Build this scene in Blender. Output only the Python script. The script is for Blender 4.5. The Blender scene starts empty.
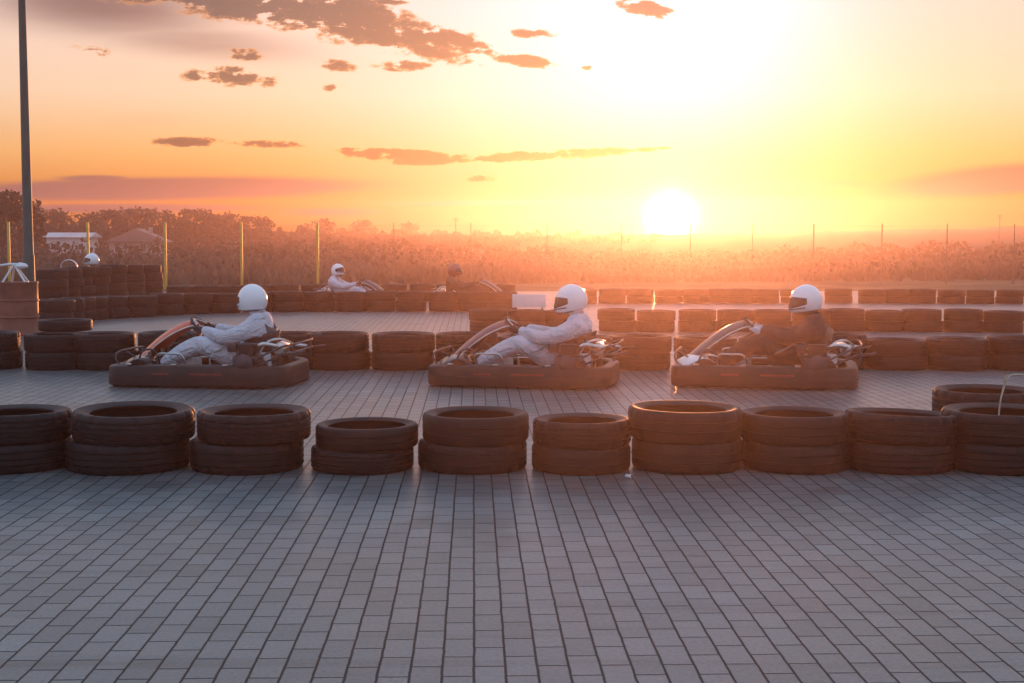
import bpy, bmesh, math, random
from mathutils import Vector, Matrix
R = math.radians
random.seed(7)
scn = bpy.context.scene
COL = scn.collection

# ------------------------------------------------------------------ camera
CAMH, F, PITCH = 1.36, 1382.0, R(4.28)
cam_d = bpy.data.cameras.new('camera'); cam = bpy.data.objects.new('camera', cam_d); COL.objects.link(cam)
cam_d.sensor_width = 36; cam_d.lens = F / 1024 * 36; cam_d.clip_end = 2000; cam_d.clip_start = .05
cam.location = (0, 0, CAMH); cam.rotation_euler = (R(90) - PITCH, 0, 0)
scn.camera = cam

def X(px, d, z=0.0):                       # metres to the right for something seen at column px, d metres ahead
    depth = d * math.cos(PITCH) - (z - CAMH) * math.sin(PITCH)
    return (px - 512) / F * depth
def Zat(py, d):                            # height seen at row py, d metres ahead
    a = math.atan((341.5 - py) / F) - PITCH
    return CAMH + d * math.tan(a)

# ------------------------------------------------------------------ materials
def mat(name, col, rough=.6, metal=0.0, var=.25, scale=8.0, bump=0.0, spec=.5, dust=None, coat=0.0):
    m = bpy.data.materials.new(name); m.use_nodes = True
    nt = m.node_tree; N = nt.nodes; L = nt.links
    b = N['Principled BSDF']
    tc = N.new('ShaderNodeTexCoord'); nz = N.new('ShaderNodeTexNoise')
    nz.inputs['Scale'].default_value = scale; nz.inputs['Detail'].default_value = 5
    L.new(tc.outputs['Object'], nz.inputs['Vector'])
    cr = N.new('ShaderNodeValToRGB')
    lo = [c * (1 - var) for c in col]; hi = [min(1, c * (1 + var)) for c in col]
    cr.color_ramp.elements[0].position = .3; cr.color_ramp.elements[0].color = (*lo, 1)
    cr.color_ramp.elements[1].position = .7; cr.color_ramp.elements[1].color = (*hi, 1)
    L.new(nz.outputs['Fac'], cr.inputs['Fac'])
    out = cr.outputs['Color']
    if dust:
        n2 = N.new('ShaderNodeTexNoise'); n2.inputs['Scale'].default_value = scale * .6; n2.inputs['Detail'].default_value = 8
        n2.inputs['Roughness'].default_value = .7
        L.new(tc.outputs['Object'], n2.inputs['Vector'])
        r2 = N.new('ShaderNodeMapRange'); r2.inputs['From Min'].default_value = .45; r2.inputs['From Max'].default_value = .75
        L.new(n2.outputs['Fac'], r2.inputs['Value'])
        mx = N.new('ShaderNodeMix'); mx.data_type = 'RGBA'; mx.inputs['B'].default_value = (*dust, 1)
        L.new(r2.outputs['Result'], mx.inputs['Factor']); L.new(out, mx.inputs['A']); out = mx.outputs['Result']
    L.new(out, b.inputs['Base Color'])
    b.inputs['Roughness'].default_value = rough; b.inputs['Metallic'].default_value = metal
    b.inputs['Specular IOR Level'].default_value = spec
    b.inputs['Coat Weight'].default_value = coat
    if bump:
        bp = N.new('ShaderNodeBump'); bp.inputs['Strength'].default_value = bump; bp.inputs['Distance'].default_value = .01
        n3 = N.new('ShaderNodeTexNoise'); n3.inputs['Scale'].default_value = scale * 3; n3.inputs['Detail'].default_value = 4
        L.new(tc.outputs['Object'], n3.inputs['Vector'])
        L.new(n3.outputs['Fac'], bp.inputs['Height']); L.new(bp.outputs['Normal'], b.inputs['Normal'])
    return m

def leafy(name, col, var=.4, scale=.6, trans=.35):
    m = mat(name, col, .8, 0, var, scale, spec=.2)
    N = m.node_tree.nodes; L = m.node_tree.links
    b = N['Principled BSDF']; o = N['Material Output']
    t = N.new('ShaderNodeBsdfTranslucent'); mx = N.new('ShaderNodeMixShader'); mx.inputs[0].default_value = trans
    L.new(b.inputs['Base Color'].links[0].from_socket, t.inputs['Color'])
    L.new(b.outputs[0], mx.inputs[1]); L.new(t.outputs[0], mx.inputs[2]); L.new(mx.outputs[0], o.inputs['Surface'])
    return m

def cloth(name, col, var, rough=.85):
    m = mat(name, col, rough, 0, var, 7); N = m.node_tree.nodes; L = m.node_tree.links; b = N['Principled BSDF']
    t = N.new('ShaderNodeTexCoord'); mp = N.new('ShaderNodeMapping'); mp.inputs['Scale'].default_value = (1, 1, 1.6); L.new(t.outputs['Object'], mp.inputs[0])
    a = N.new('ShaderNodeTexNoise'); a.inputs['Scale'].default_value = 9; a.inputs['Detail'].default_value = 2.5; a.inputs['Distortion'].default_value = 1.4; L.new(mp.outputs[0], a.inputs['Vector'])
    bp = N.new('ShaderNodeBump'); bp.inputs['Strength'].default_value = 1; bp.inputs['Distance'].default_value = .045; L.new(a.outputs[0], bp.inputs['Height']); L.new(bp.outputs[0], b.inputs['Normal'])
    return m
def rubber_mat(name, nblk, slant, depth):
    m = mat(name, (.007, .0062, .0065), .6, 0, .35, 9, 0, .30, (.019, .0155, .015)); N = m.node_tree.nodes; L = m.node_tree.links; b = N['Principled BSDF']
    t = N.new('ShaderNodeTexCoord'); sp = N.new('ShaderNodeSeparateXYZ'); L.new(t.outputs['Object'], sp.inputs[0])
    def mt(op, a, b_=None, c_=None):
        q = N.new('ShaderNodeMath'); q.operation = op
        for i, v in enumerate((a, b_, c_)):
            if v is None: continue
            if isinstance(v, (int, float)): q.inputs[i].default_value = v
            else: L.new(v, q.inputs[i])
        return q.outputs[0]
    ang = mt('MULTIPLY', mt('ARCTAN2', sp.outputs[1], sp.outputs[0]), nblk / 6.28318)
    zig = mt('MULTIPLY', mt('ABSOLUTE', sp.outputs[2]), slant)
    fr = mt('FRACT', mt('ADD', ang, zig)); gro = mt('LESS_THAN', fr, .16)
    rad = mt('SQRT', mt('ADD', mt('MULTIPLY', sp.outputs[0], sp.outputs[0]), mt('MULTIPLY', sp.outputs[1], sp.outputs[1])))
    tr = mt('GREATER_THAN', rad, .306); g = mt('MULTIPLY', gro, tr)
    # raised rings on the sidewall
    rg = mt('MULTIPLY', mt('GREATER_THAN', mt('SINE', mt('MULTIPLY', rad, 560)), .55), mt('SUBTRACT', 1.0, tr))
    n = N.new('ShaderNodeTexNoise'); n.inputs['Scale'].default_value = 40; L.new(t.outputs['Object'], n.inputs['Vector'])
    h = mt('ADD', mt('MULTIPLY', g, -1.0), mt('ADD', mt('MULTIPLY', n.outputs[0], .25), mt('MULTIPLY', rg, .25)))
    bp = N.new('ShaderNodeBump'); bp.inputs['Strength'].default_value = .9; bp.inputs['Distance'].default_value = depth; L.new(h, bp.inputs['Height']); L.new(bp.outputs[0], b.inputs['Normal'])
    return m
M = dict(
    rubber=rubber_mat('rubber', 64, 9.0, .006), rubber_b=rubber_mat('rubber_coarse', 44, -14.0, .009), rubber_c=rubber_mat('rubber_worn', 80, 4.0, .0025),
    rubber_plain=mat('rubber', (.012, .0115, .0115), .6, 0, .35, 9, .25, .35, (.026, .023, .021)),
    skirt=mat('black_plastic', (.014, .012, .012), .45, 0, .3, 6, .05, .4, (.03, .024, .022)),
    steel=mat('steel', (.55, .53, .50), .32, 1, .15, 14),
    dark_steel=mat('dark_steel', (.05, .05, .055), .45, .6, .3, 12),
    pole=mat('pole_paint', (.045, .07, .06), .5, .2, .25, 3, spec=.4),
    orange=mat('orange_panel', (.62, .085, .02), .35, 0, .15, 7, coat=.3),
    darkred=mat('dark_red_panel', (.16, .02, .016), .35, 0, .2, 7, coat=.3),
    blackpanel=mat('black_panel', (.025, .022, .022), .3, 0, .25, 7, coat=.3),
    white_plastic=mat('white_plastic', (.72, .72, .72), .35, 0, .06, 6),
    helmet=mat('helmet_white', (.80, .80, .81), .22, 0, .03, 4, coat=.5),
    helmet_dark=mat('helmet_dark', (.16, .03, .025), .25, 0, .1, 4, coat=.5),
    visor=mat('visor', (.03, .022, .02), .08, 0, .1, 4),
    trim=mat('helmet_trim', (.03, .03, .03), .6),
    suit=cloth('white_suit', (.56, .56, .61), .14),
    suit_black=cloth('black_suit', (.02, .019, .021), .3),
    glove=mat('glove', (.03, .025, .025), .7, 0, .3, 12, .3),
    glove_pale=mat('glove_pale', (.65, .6, .62), .7, 0, .1, 12, .3),
    boot=mat('boot', (.05, .045, .045), .6, 0, .3, 12, .2),
    seat=mat('seat_shell', (.03, .022, .02), .35, 0, .2, 6),
    drum=mat('drum_paint', (.22, .075, .05), .55, .1, .3, 5, .15, .4, (.12, .055, .035)),
    yellow=mat('yellow_post', (.62, .40, .07), .5, 0, .15, 5),
    wire=mat('fence_wire', (.16, .14, .12), .5, .7, .1, 5),
    wallw=mat('white_wall', (.62, .60, .60), .8, 0, .1, 1.0),
    wallb=mat('plaster_wall', (.36, .29, .26), .85, 0, .15, 1.0),
    roof=mat('roof_sheet', (.20, .14, .13), .7, 0, .2, .8),
    roofw=mat('pale_roof', (.55, .54, .56), .6, 0, .1, .8),
    window=mat('window_glass', (.03, .035, .04), .12),
    bark=mat('bark', (.06, .045, .035), .9, 0, .3, 3, .3),
    leaf_a=leafy('leaf_dark', (.040, .036, .022), trans=.2),
    leaf_b=leafy('leaf_brown', (.062, .045, .030), trans=.2),
    leaf_c=leafy('leaf_olive', (.065, .052, .036), trans=.2),
    scrub=leafy('dry_stalks', (.13, .095, .072), .45, .25, .25),
    weed=mat('dry_weed', (.46, .40, .30), .8, 0, .2, 20),
    paper=mat('paper', (.75, .73, .70), .8, 0, .05, 20),
    hill=mat('hill_field', (.10, .085, .045), .95, 0, .45, .03, spec=.1, dust=(.17, .13, .075)),
)

# ------------------------------------------------------------------ mesh building
class MB:
    def __init__(s): s.bm = bmesh.new()
    def box(s, c, size, rot=None, bev=0.0):
        m = Matrix.Translation(c) @ (rot.to_4x4() if rot else Matrix()) @ Matrix.Diagonal((*size, 1))
        r = bmesh.ops.create_cube(s.bm, size=1, matrix=m)
        if bev:
            es = list({e for v in r['verts'] for e in v.link_edges})
            bmesh.ops.bevel(s.bm, geom=es, offset=bev, segments=2, affect='EDGES', profile=.6)
        return s
    def tube(s, pts, rad, n=8, closed=False, cap=True):
        pts = [Vector(p) for p in pts]; k = len(pts)
        rads = rad if isinstance(rad, (list, tuple)) else [rad] * k
        rings = []; up = None
        for i, p in enumerate(pts):
            if closed: t = pts[(i + 1) % k] - pts[i - 1]
            else: t = pts[min(i + 1, k - 1)] - pts[max(i - 1, 0)]
            t.normalize()
            if up is None:
                up = Vector((0, 0, 1)) if abs(t.z) < .9 else Vector((1, 0, 0))
            a = (up - t * up.dot(t)).normalized(); b = t.cross(a); up = a
            rings.append([s.bm.verts.new(p + (a * math.cos(2 * math.pi * j / n) + b * math.sin(2 * math.pi * j / n)) * rads[i]) for j in range(n)])
        for i in range(k if closed else k - 1):
            A, B = rings[i], rings[(i + 1) % k]
            for j in range(n):
                s.bm.faces.new((A[j], A[(j + 1) % n], B[(j + 1) % n], B[j]))
        if cap and not closed:
            s.bm.faces.new(rings[0][::-1]); s.bm.faces.new(rings[-1])
        return s
    def lathe(s, prof, n=32, mtx=None, closed=True):
        # prof: (r, z) list; revolved about z
        mtx = mtx or Matrix()
        rings = [[s.bm.verts.new(mtx @ Vector((r * math.cos(2 * math.pi * j / n), r * math.sin(2 * math.pi * j / n), z))) for r, z in prof] for j in range(n)]
        k = len(prof)
        for j in range(n):
            A, B = rings[j], rings[(j + 1) % n]
            for i in range(k if closed else k - 1):
                s.bm.faces.new((A[i], B[i], B[(i + 1) % k], A[(i + 1) % k]))
        if not closed:
            for idx in (0, -1):
                if prof[idx][0] > 1e-4:
                    s.bm.faces.new([r[idx] for r in rings])
        return s
    def grid(s, P, close_u=False, close_v=False):
        V = [[s.bm.verts.new(p) for p in row] for row in P]
        a, b = len(V), len(V[0])
        for i in range(a if close_u else a - 1):
            for j in range(b if close_v else b - 1):
                s.bm.faces.new((V[i][j], V[(i + 1) % a][j], V[(i + 1) % a][(j + 1) % b], V[i][(j + 1) % b]))
        return s
    def ball(s, c, r, u=12, v=8):
        bmesh.ops.create_uvsphere(s.bm, u_segments=u, v_segments=v, radius=1,
                                  matrix=Matrix.Translation(c) @ Matrix.Diagonal((*((r,) * 3 if not isinstance(r, (tuple, list)) else r), 1)))
        return s
    def quad(s, pts):
        s.bm.faces.new([s.bm.verts.new(p) for p in pts]); return s
    def mesh(s, name, m, smooth=True, fix=True):
        if fix: bmesh.ops.recalc_face_normals(s.bm, faces=s.bm.faces)
        me = bpy.data.meshes.new(name); s.bm.to_mesh(me); s.bm.free()
        me.materials.append(m)
        if smooth:
            for p in me.polygons: p.use_smooth = True
            try: me.set_sharp_from_angle(angle=R(38))
            except Exception: pass
        return me
    def build(s, name, m, parent=None, smooth=True, fix=True):
        o = bpy.data.objects.new(name, s.mesh(name, m, smooth, fix)); COL.objects.link(o)
        if parent: o.parent = parent
        return o

def tag(o, label=None, cat=None, group=None, kind=None):
    if label: o['label'] = label
    if cat: o['category'] = cat
    if group: o['group'] = group
    if kind: o['kind'] = kind
    return o
def empty(name, loc=(0, 0, 0), rz=0):
    o = bpy.data.objects.new(name, None); COL.objects.link(o)
    o.location = loc; o.rotation_euler = (0, 0, rz); o.empty_display_size = .2
    return o
def copy_tree(o, parent=None):
    c = o.copy(); COL.objects.link(c); c.parent = parent
    for k in ('label', 'group'):
        if parent is None and k in c: del c[k]
    for ch in [x for x in list(bpy.data.objects) if x.parent == o]:
        copy_tree(ch, c)
    return c
def smooth_line(pts, n=5):
    pts = [Vector(p) for p in pts]; out = []
    for i in range(len(pts) - 1):
        p0, p1, p2, p3 = pts[max(i - 1, 0)], pts[i], pts[i + 1], pts[min(i + 2, len(pts) - 1)]
        for k in range(n):
            t = k / n
            out.append(.5 * ((2 * p1) + (p2 - p0) * t + (2 * p0 - 5 * p1 + 4 * p2 - p3) * t * t + (3 * p1 - p0 - 3 * p2 + p3) * t ** 3))
    out.append(pts[-1]); return out
def skin(name, verts, edges, rads, m, parent=None, levels=2, root=0):
    me = bpy.data.meshes.new(name); me.from_pydata([Vector(v) for v in verts], edges, [])
    o = bpy.data.objects.new(name, me); COL.objects.link(o)
    md = o.modifiers.new('skin', 'SKIN'); md.use_smooth_shade = True
    lay = me.skin_vertices[0].data
    for i, r in enumerate(rads):
        lay[i].radius = (r, r) if not isinstance(r, tuple) else r
        lay[i].use_root = (i == root)
    sb = o.modifiers.new('sub', 'SUBSURF'); sb.levels = sb.render_levels = levels
    dg = bpy.context.evaluated_depsgraph_get()
    nm = bpy.data.meshes.new_from_object(o.evaluated_get(dg))
    bpy.data.objects.remove(o)
    nm.materials.clear(); nm.materials.append(m)
    for p in nm.polygons: p.use_smooth = True
    r = bpy.data.objects.new(name, nm); COL.objects.link(r)
    if parent: r.parent = parent
    return r

# ------------------------------------------------------------------ sun, sky
SUN_AZ, SUN_EL = math.atan((670 - 512) / F), R(.85)
S = Vector((math.sin(SUN_AZ) * math.cos(SUN_EL), math.cos(SUN_AZ) * math.cos(SUN_EL), math.sin(SUN_EL)))
ld = bpy.data.lights.new('sun', 'SUN'); ld.energy = 3.3; ld.angle = R(.5); ld.color = (1.0, .35, .12)
lo = bpy.data.objects.new('sun', ld); COL.objects.link(lo); lo.rotation_euler = (-S).to_track_quat('-Z', 'Y').to_euler(); lo.location = S * 200

def pixdir(px, py):
    dx, dy = (px - 512) / F, (341.5 - py) / F
    v = Vector((dx, math.cos(PITCH) + dy * math.sin(PITCH), -math.sin(PITCH) + dy * math.cos(PITCH)))
    return v
w = bpy.data.worlds.new('World'); scn.world = w; w.use_nodes = True
NT = w.node_tree; N = NT.nodes; L = NT.links
N.clear()
def nd(t, **kw):
    n = N.new(t)
    for k, v in kw.items(): setattr(n, k, v)
    return n
def mth(op, a, b=None, c=None, clamp=False):
    n = nd('ShaderNodeMath', operation=op); n.use_clamp = clamp
    for i, v in enumerate((a, b, c)):
        if v is None: continue
        if isinstance(v, (int, float)): n.inputs[i].default_value = v
        else: L.new(v, n.inputs[i])
    return n.outputs[0]
def smooth(v, a, b):
    n = nd('ShaderNodeMapRange', interpolation_type='SMOOTHSTEP')
    n.inputs['From Min'].default_value = a; n.inputs['From Max'].default_value = b
    L.new(v, n.inputs['Value']); return n.outputs['Result']
def ramp(v, stops):
    n = nd('ShaderNodeValToRGB'); e = n.color_ramp.elements
    while len(e) < len(stops): e.new(.5)
    for el, (p, c) in zip(e, stops): el.position = p; el.color = (*c, 1)
    L.new(v, n.inputs['Fac']); return n.outputs['Color']
def mixc(f, a, b, mode='MIX'):
    n = nd('ShaderNodeMix', data_type='RGBA', blend_type=mode); n.clamp_factor = True
    for s_, v in (('Factor', f), ('A', a), ('B', b)):
        if isinstance(v, (int, float)): n.inputs[s_].default_value = v
        elif isinstance(v, tuple): n.inputs[s_].default_value = (*v, 1)
        else: L.new(v, n.inputs[s_])
    return n.outputs['Result']
tc = nd('ShaderNodeTexCoord'); D = tc.outputs['Generated']
sep = nd('ShaderNodeSeparateXYZ'); L.new(D, sep.inputs[0])
dx_, dy_, dz_ = sep.outputs
def dotwith(v):
    n = nd('ShaderNodeVectorMath', operation='DOT_PRODUCT'); L.new(D, n.inputs[0]); n.inputs[1].default_value = v
    return n.outputs['Value']
def lobe(v, deg, amp):                     # amp * exp(-(angle/deg)^2)
    k = 2 / R(deg) ** 2
    c = mth('SUBTRACT', 1.0, dotwith(v))
    return mth('MULTIPLY', mth('EXPONENT', mth('MULTIPLY', c, -k)), amp)
zz = mth('MAXIMUM', dz_, 0.0)
warm = ramp(zz, [(0, (.58, .15, .01)), (.03, (.70, .23, .02)), (.06, (.95, .50, .19)), (.10, (1.0, .72, .52)), (.16, (1.0, .74, .66)), (.34, (.62, .68, .84)), (1, (.54, .80, 1.2))])
cool = ramp(zz, [(0, (.55, .55, .68)), (.2, (.60, .70, .92)), (1, (.55, .78, 1.15))])
cs = dotwith(S)
sky = mixc(smooth(cs, -.1, .85), cool, warm)
# clouds: each cloud has its own bearing, height above the horizon, extent and slant
ysafe = mth('MAXIMUM', dy_, .05)
comb = nd('ShaderNodeCombineXYZ'); L.new(mth('DIVIDE', dx_, ysafe), comb.inputs[0]); L.new(mth('DIVIDE', dz_, ysafe), comb.inputs[1])
UV = comb.outputs[0]
def noise(scale, sx, detail=6, rough=.6, off=(0, 0, 0)):
    mp = nd('ShaderNodeMapping'); mp.inputs['Scale'].default_value = (scale * sx, scale, 1); mp.inputs['Location'].default_value = off
    L.new(UV, mp.inputs[0]); n = nd('ShaderNodeTexNoise'); n.inputs['Scale'].default_value = 1; n.inputs['Detail'].default_value = detail
    n.inputs['Roughness'].default_value = rough; L.new(mp.outputs[0], n.inputs['Vector']); return n.outputs['Fac']
def cloud_sum(lst):
    tot = None
    for (px, py, a, b, ang, amp) in lst:
        v = pixdir(px, py); u0, v0 = v.x / v.y, v.z / v.y
        mp = nd('ShaderNodeMapping', vector_type='TEXTURE')
        mp.inputs['Location'].default_value = (u0, v0, 0); mp.inputs['Rotation'].default_value = (0, 0, R(ang)); mp.inputs['Scale'].default_value = (a / F, b / F, 1)
        L.new(UV, mp.inputs[0])
        dt = nd('ShaderNodeVectorMath', operation='DOT_PRODUCT'); L.new(mp.outputs[0], dt.inputs[0]); L.new(mp.outputs[0], dt.inputs[1])
        g = mth('MULTIPLY', mth('EXPONENT', mth('MULTIPLY', dt.outputs['Value'], -1.0)), amp)
        tot = g if tot is None else mth('MAXIMUM', tot, g)
    return tot
puffs = [(255, 4, 95, 17, -8, 1.4), (350, 19, 52, 20, -8, 1.5), (440, 38, 58, 10, -12, 1.2), (520, 60, 42, 6, -9, .8), (395, 40, 90, 13, -14, .72), (200, -6, 110, 15, -4, .9),
         (243, 54, 22, 6, -4, .78), (232, 75, 30, 10, -3, .84), (268, 80, 14, 8, 0, .66), (335, 65, 24, 6, -6, .74), (402, 66, 28, 6, 0, .74), (330, 87, 8, 5, 0, .65), (196, 75, 16, 8, 0, .62),
         (645, 8, 32, 8, -14, .84), (533, 34, 26, 5, -2, .74), (588, 68, 8, 4, 0, .6), (382, 50, 9, 4, 0, .64), (390, 1, 22, 5, 0, .8), (98, 50, 30, 6, -4, .52),
         (190, 142, 34, 5, 0, .80), (270, 144, 50, 4, -1, .68), (395, 155, 62, 6, -3, .98), (430, 160, 50, 5, 2, .86), (500, 158, 50, 4, 2, .86), (550, 155, 80, 5, 3, .95), (640, 150, 34, 3, 3, .84), (352, 150, 18, 3, 0, .7), (482, 179, 16, 4, 0, .66)]
bands = [(150, 189, 190, 10, 1, 1.25), (95, 179, 40, 4, 0, .8), (120, 208, 150, 5, 0, .72), (470, 203, 90, 3, 1, .55), (330, 212, 60, 5, 0, .5), (1000, 180, 120, 15, 5, .8), (800, 184, 90, 8, 0, .42),
         (110, 5, 150, 40, -5, .55), (200, 42, 160, 24, -6, .42), (150, 120, 90, 16, 0, .18), (-250, 150, 200, 30, 4, .8), (1400, 90, 240, 30, -4, .8)]
n1 = noise(62, .42, 8, .66); n2 = noise(165, .5, 6, .65, (3, 1, 0)); n3 = noise(30, .12, 4, .5, (7, 2, 0))
nn = mth('MULTIPLY_ADD', mth('ADD', mth('MULTIPLY', n1, .62), mth('MULTIPLY', n2, .48)), 4.6, -1.95)
dens = mth('SUBTRACT', mth('MULTIPLY', cloud_sum(puffs), mth('ADD', mth('MULTIPLY', nn, 1.5), .15)), 0.0)
front = smooth(dy_, .05, .2)
dens = mth('MULTIPLY', dens, front)
pcover = smooth(dens, .24, .50)
pcol = ramp(dens, [(.24, (1.0, .48, .15)), (.36, (.80, .27, .06)), (.47, (.36, .13, .08)), (.60, (.09, .05, .085)), (.85, (.03, .024, .065))])
bd = mth('MULTIPLY', cloud_sum(bands), mth('ADD', mth('MULTIPLY', n3, .9), .55))
bcover = mth('MULTIPLY', mth('MULTIPLY', smooth(bd, .10, .62), front), 1.0)
sky = mixc(bcover, sky, (.20, .10, .13))
# the glow round the sun, in front of which the thin clouds wash out
g1 = lobe(S, .62, 14.0); g2 = lobe(S, 6.0, .07)
Su = pixdir(690, 15).normalized(); g3 = lobe(Su, 6.0, .95); g4 = lobe(pixdir(500, 60).normalized(), 6.5, .28)
def addg(c, g, col):
    sc = nd('ShaderNodeVectorMath', operation='SCALE'); sc.inputs[0].default_value = col; L.new(g, sc.inputs['Scale'])
    ad = nd('ShaderNodeVectorMath', operation='ADD'); L.new(c, ad.inputs[0]); L.new(sc.outputs[0], ad.inputs[1]); return ad.outputs[0]
sky = addg(sky, g3, (.15, .34, .80)); sky = addg(sky, g4, (.10, .50, .95))
sky = mixc(mth('MULTIPLY', pcover, .94), sky, pcol)
sky = addg(sky, g2, (.6, .80, .22)); sky = addg(sky, g1, (1.0, .88, .62)); sky = addg(sky, lobe(S, 1.5, .45), (1.0, .86, .55))
b1 = nd('ShaderNodeBackground'); L.new(sky, b1.inputs[0]); b1.inputs[1].default_value = .62
ns = nd('ShaderNodeTexSky', sky_type='NISHITA'); ns.sun_disc = False; ns.sun_elevation = SUN_EL; ns.sun_rotation = SUN_AZ; ns.dust_density = 3
b2 = nd('ShaderNodeBackground'); L.new(ns.outputs[0], b2.inputs[0]); b2.inputs[1].default_value = .05
ads = nd('ShaderNodeAddShader'); L.new(b1.outputs[0], ads.inputs[0]); L.new(b2.outputs[0], ads.inputs[1])
wo = nd('ShaderNodeOutputWorld'); L.new(ads.outputs[0], wo.inputs[0])
w.cycles.sampling_method = 'MANUAL'; w.cycles.sample_map_resolution = 1024

# ------------------------------------------------------------------ haze
HX, HY0, HY1, HTOP = 150, -45, 165, 5.65
hz = MB().box((0, (HY0 + HY1) / 2, (HTOP - 1.5) / 2), (2 * HX, HY1 - HY0, HTOP + 1.5))
hm = bpy.data.materials.new('haze'); hm.use_nodes = True; hn = hm.node_tree.nodes; hn.clear()
pv = hn.new('ShaderNodeVolumePrincipled'); pv.inputs['Color'].default_value = (1.0, .74, .76, 1); pv.inputs['Density'].default_value = .0021; pv.inputs['Anisotropy'].default_value = .84
ho = hn.new('ShaderNodeOutputMaterial'); hm.node_tree.links.new(pv.outputs[0], ho.inputs['Volume'])
tag(hz.build('haze', hm, smooth=False), kind='stuff')

# ------------------------------------------------------------------ ground
def ground_mat():
    m = bpy.data.materials.new('dry_field'); m.use_nodes = True; nt = m.node_tree; n = nt.nodes; l = nt.links; b = n['Principled BSDF']
    t = n.new('ShaderNodeTexCoord'); a = n.new('ShaderNodeTexNoise'); a.inputs['Scale'].default_value = .35; a.inputs['Detail'].default_value = 9; a.inputs['Roughness'].default_value = .65
    l.new(t.outputs['Object'], a.inputs['Vector']); c = n.new('ShaderNodeValToRGB')
    for i, (p, col) in enumerate([(.3, (.07, .05, .03)), (.55, (.16, .11, .06)), (.75, (.22, .165, .09))]):
        if i > 1: c.color_ramp.elements.new(.5)
        c.color_ramp.elements[i].position = p; c.color_ramp.elements[i].color = (*col, 1)
    l.new(a.outputs[0], c.inputs[0]); l.new(c.outputs[0], b.inputs['Base Color']); b.inputs['Roughness'].default_value = .95; b.inputs['Specular IOR Level'].default_value = .1
    return m
def paver_mat():
    m = bpy.data.materials.new('concrete_pavers'); m.use_nodes = True; nt = m.node_tree; n = nt.nodes; l = nt.links; b = n['Principled BSDF']
    t = n.new('ShaderNodeTexCoord')
    def noi(scale, det=4, vec=None, rough=.55):
        q = n.new('ShaderNodeTexNoise'); q.inputs['Scale'].default_value = scale; q.inputs['Detail'].default_value = det; q.inputs['Roughness'].default_value = rough
        l.new(vec or t.outputs['Object'], q.inputs['Vector']); return q
    # courses wander a few millimetres
    wob = noi(2.2, 2); sub = n.new('ShaderNodeVectorMath'); sub.operation = 'SUBTRACT'; sub.inputs[1].default_value = (.5, .5, .5); l.new(wob.outputs['Color'], sub.inputs[0])
    sc = n.new('ShaderNodeVectorMath'); sc.operation = 'SCALE'; sc.inputs['Scale'].default_value = .008; l.new(sub.outputs[0], sc.inputs[0])
    wob2 = noi(14, 1); s2 = n.new('ShaderNodeVectorMath'); s2.operation = 'SUBTRACT'; s2.inputs[1].default_value = (.5, .5, .5); l.new(wob2.outputs['Color'], s2.inputs[0])
    sc2 = n.new('ShaderNodeVectorMath'); sc2.operation = 'SCALE'; sc2.inputs['Scale'].default_value = .0045; l.new(s2.outputs[0], sc2.inputs[0])
    ad = n.new('ShaderNodeVectorMath'); ad.operation = 'ADD'; l.new(t.outputs['Object'], ad.inputs[0]); l.new(sc.outputs[0], ad.inputs[1])
    ad2 = n.new('ShaderNodeVectorMath'); ad2.operation = 'ADD'; l.new(ad.outputs[0], ad2.inputs[0]); l.new(sc2.outputs[0], ad2.inputs[1])
    mp = n.new('ShaderNodeMapping'); mp.inputs['Rotation'].default_value = (0, 0, R(90)); l.new(ad2.outputs[0], mp.inputs[0])
    br = n.new('ShaderNodeTexBrick'); br.offset = .5; br.squash = 1
    br.inputs['Scale'].default_value = 1; br.inputs['Brick Width'].default_value = .2; br.inputs['Row Height'].default_value = .1
    br.inputs['Mortar Size'].default_value = .0052; br.inputs['Mortar Smooth'].default_value = .5; br.inputs['Bias'].default_value = 0
    br.inputs['Color1'].default_value = (.0, .0, .0, 1); br.inputs['Color2'].default_value = (1, 1, 1, 1); br.inputs['Mortar'].default_value = (.5, .5, .5, 1)
    l.new(mp.outputs[0], br.inputs['Vector'])
    tone = n.new('ShaderNodeValToRGB'); e = tone.color_ramp.elements
    e[0].color = (.098, .112, .112, 1); e[1].color = (.155, .174, .174, 1); x = e.new(.5); x.color = (.128, .145, .145, 1); x = e.new(.93); x.color = (.150, .158, .155, 1)
    l.new(br.outputs['Color'], tone.inputs[0])
    big = noi(.55, 6, rough=.62); fine = noi(60, 6, rough=.7)
    def mulramp(src, fac, lo, hi, p0=.3, p1=.7):
        r = n.new('ShaderNodeMapRange'); r.inputs['From Min'].default_value = p0; r.inputs['From Max'].default_value = p1; r.inputs['To Min'].default_value = lo; r.inputs['To Max'].default_value = hi
        l.new(fac, r.inputs['Value']); v = n.new('ShaderNodeVectorMath'); v.operation = 'SCALE'; l.new(src, v.inputs[0]); l.new(r.outputs[0], v.inputs['Scale']); return v.outputs[0]
    c = mulramp(tone.outputs[0], big.outputs['Fac'], .76, 1.22); c = mulramp(c, fine.outputs['Fac'], .66, 1.30); gr2 = noi(190, 3, rough=.8); c = mulramp(c, gr2.outputs['Fac'], .78, 1.2)
    oil = noi(.9, 4, rough=.5); oil.inputs['Distortion'].default_value = .8; c = mulramp(c, oil.outputs['Fac'], .55, 1.0, .26, .36)
    # old rubber smears across the track
    st = n.new('ShaderNodeMapping'); st.inputs['Scale'].default_value = (.28, 3.4, 1); l.new(t.outputs['Object'], st.inputs[0])
    sm = noi(1.6, 5, st.outputs[0], .6); c = mulramp(c, sm.outputs['Fac'], .62, 1.0, .30, .47)
    mx = n.new('ShaderNodeMix'); mx.data_type = 'RGBA'; mx.inputs['B'].default_value = (.028, .028, .03, 1)
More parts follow.
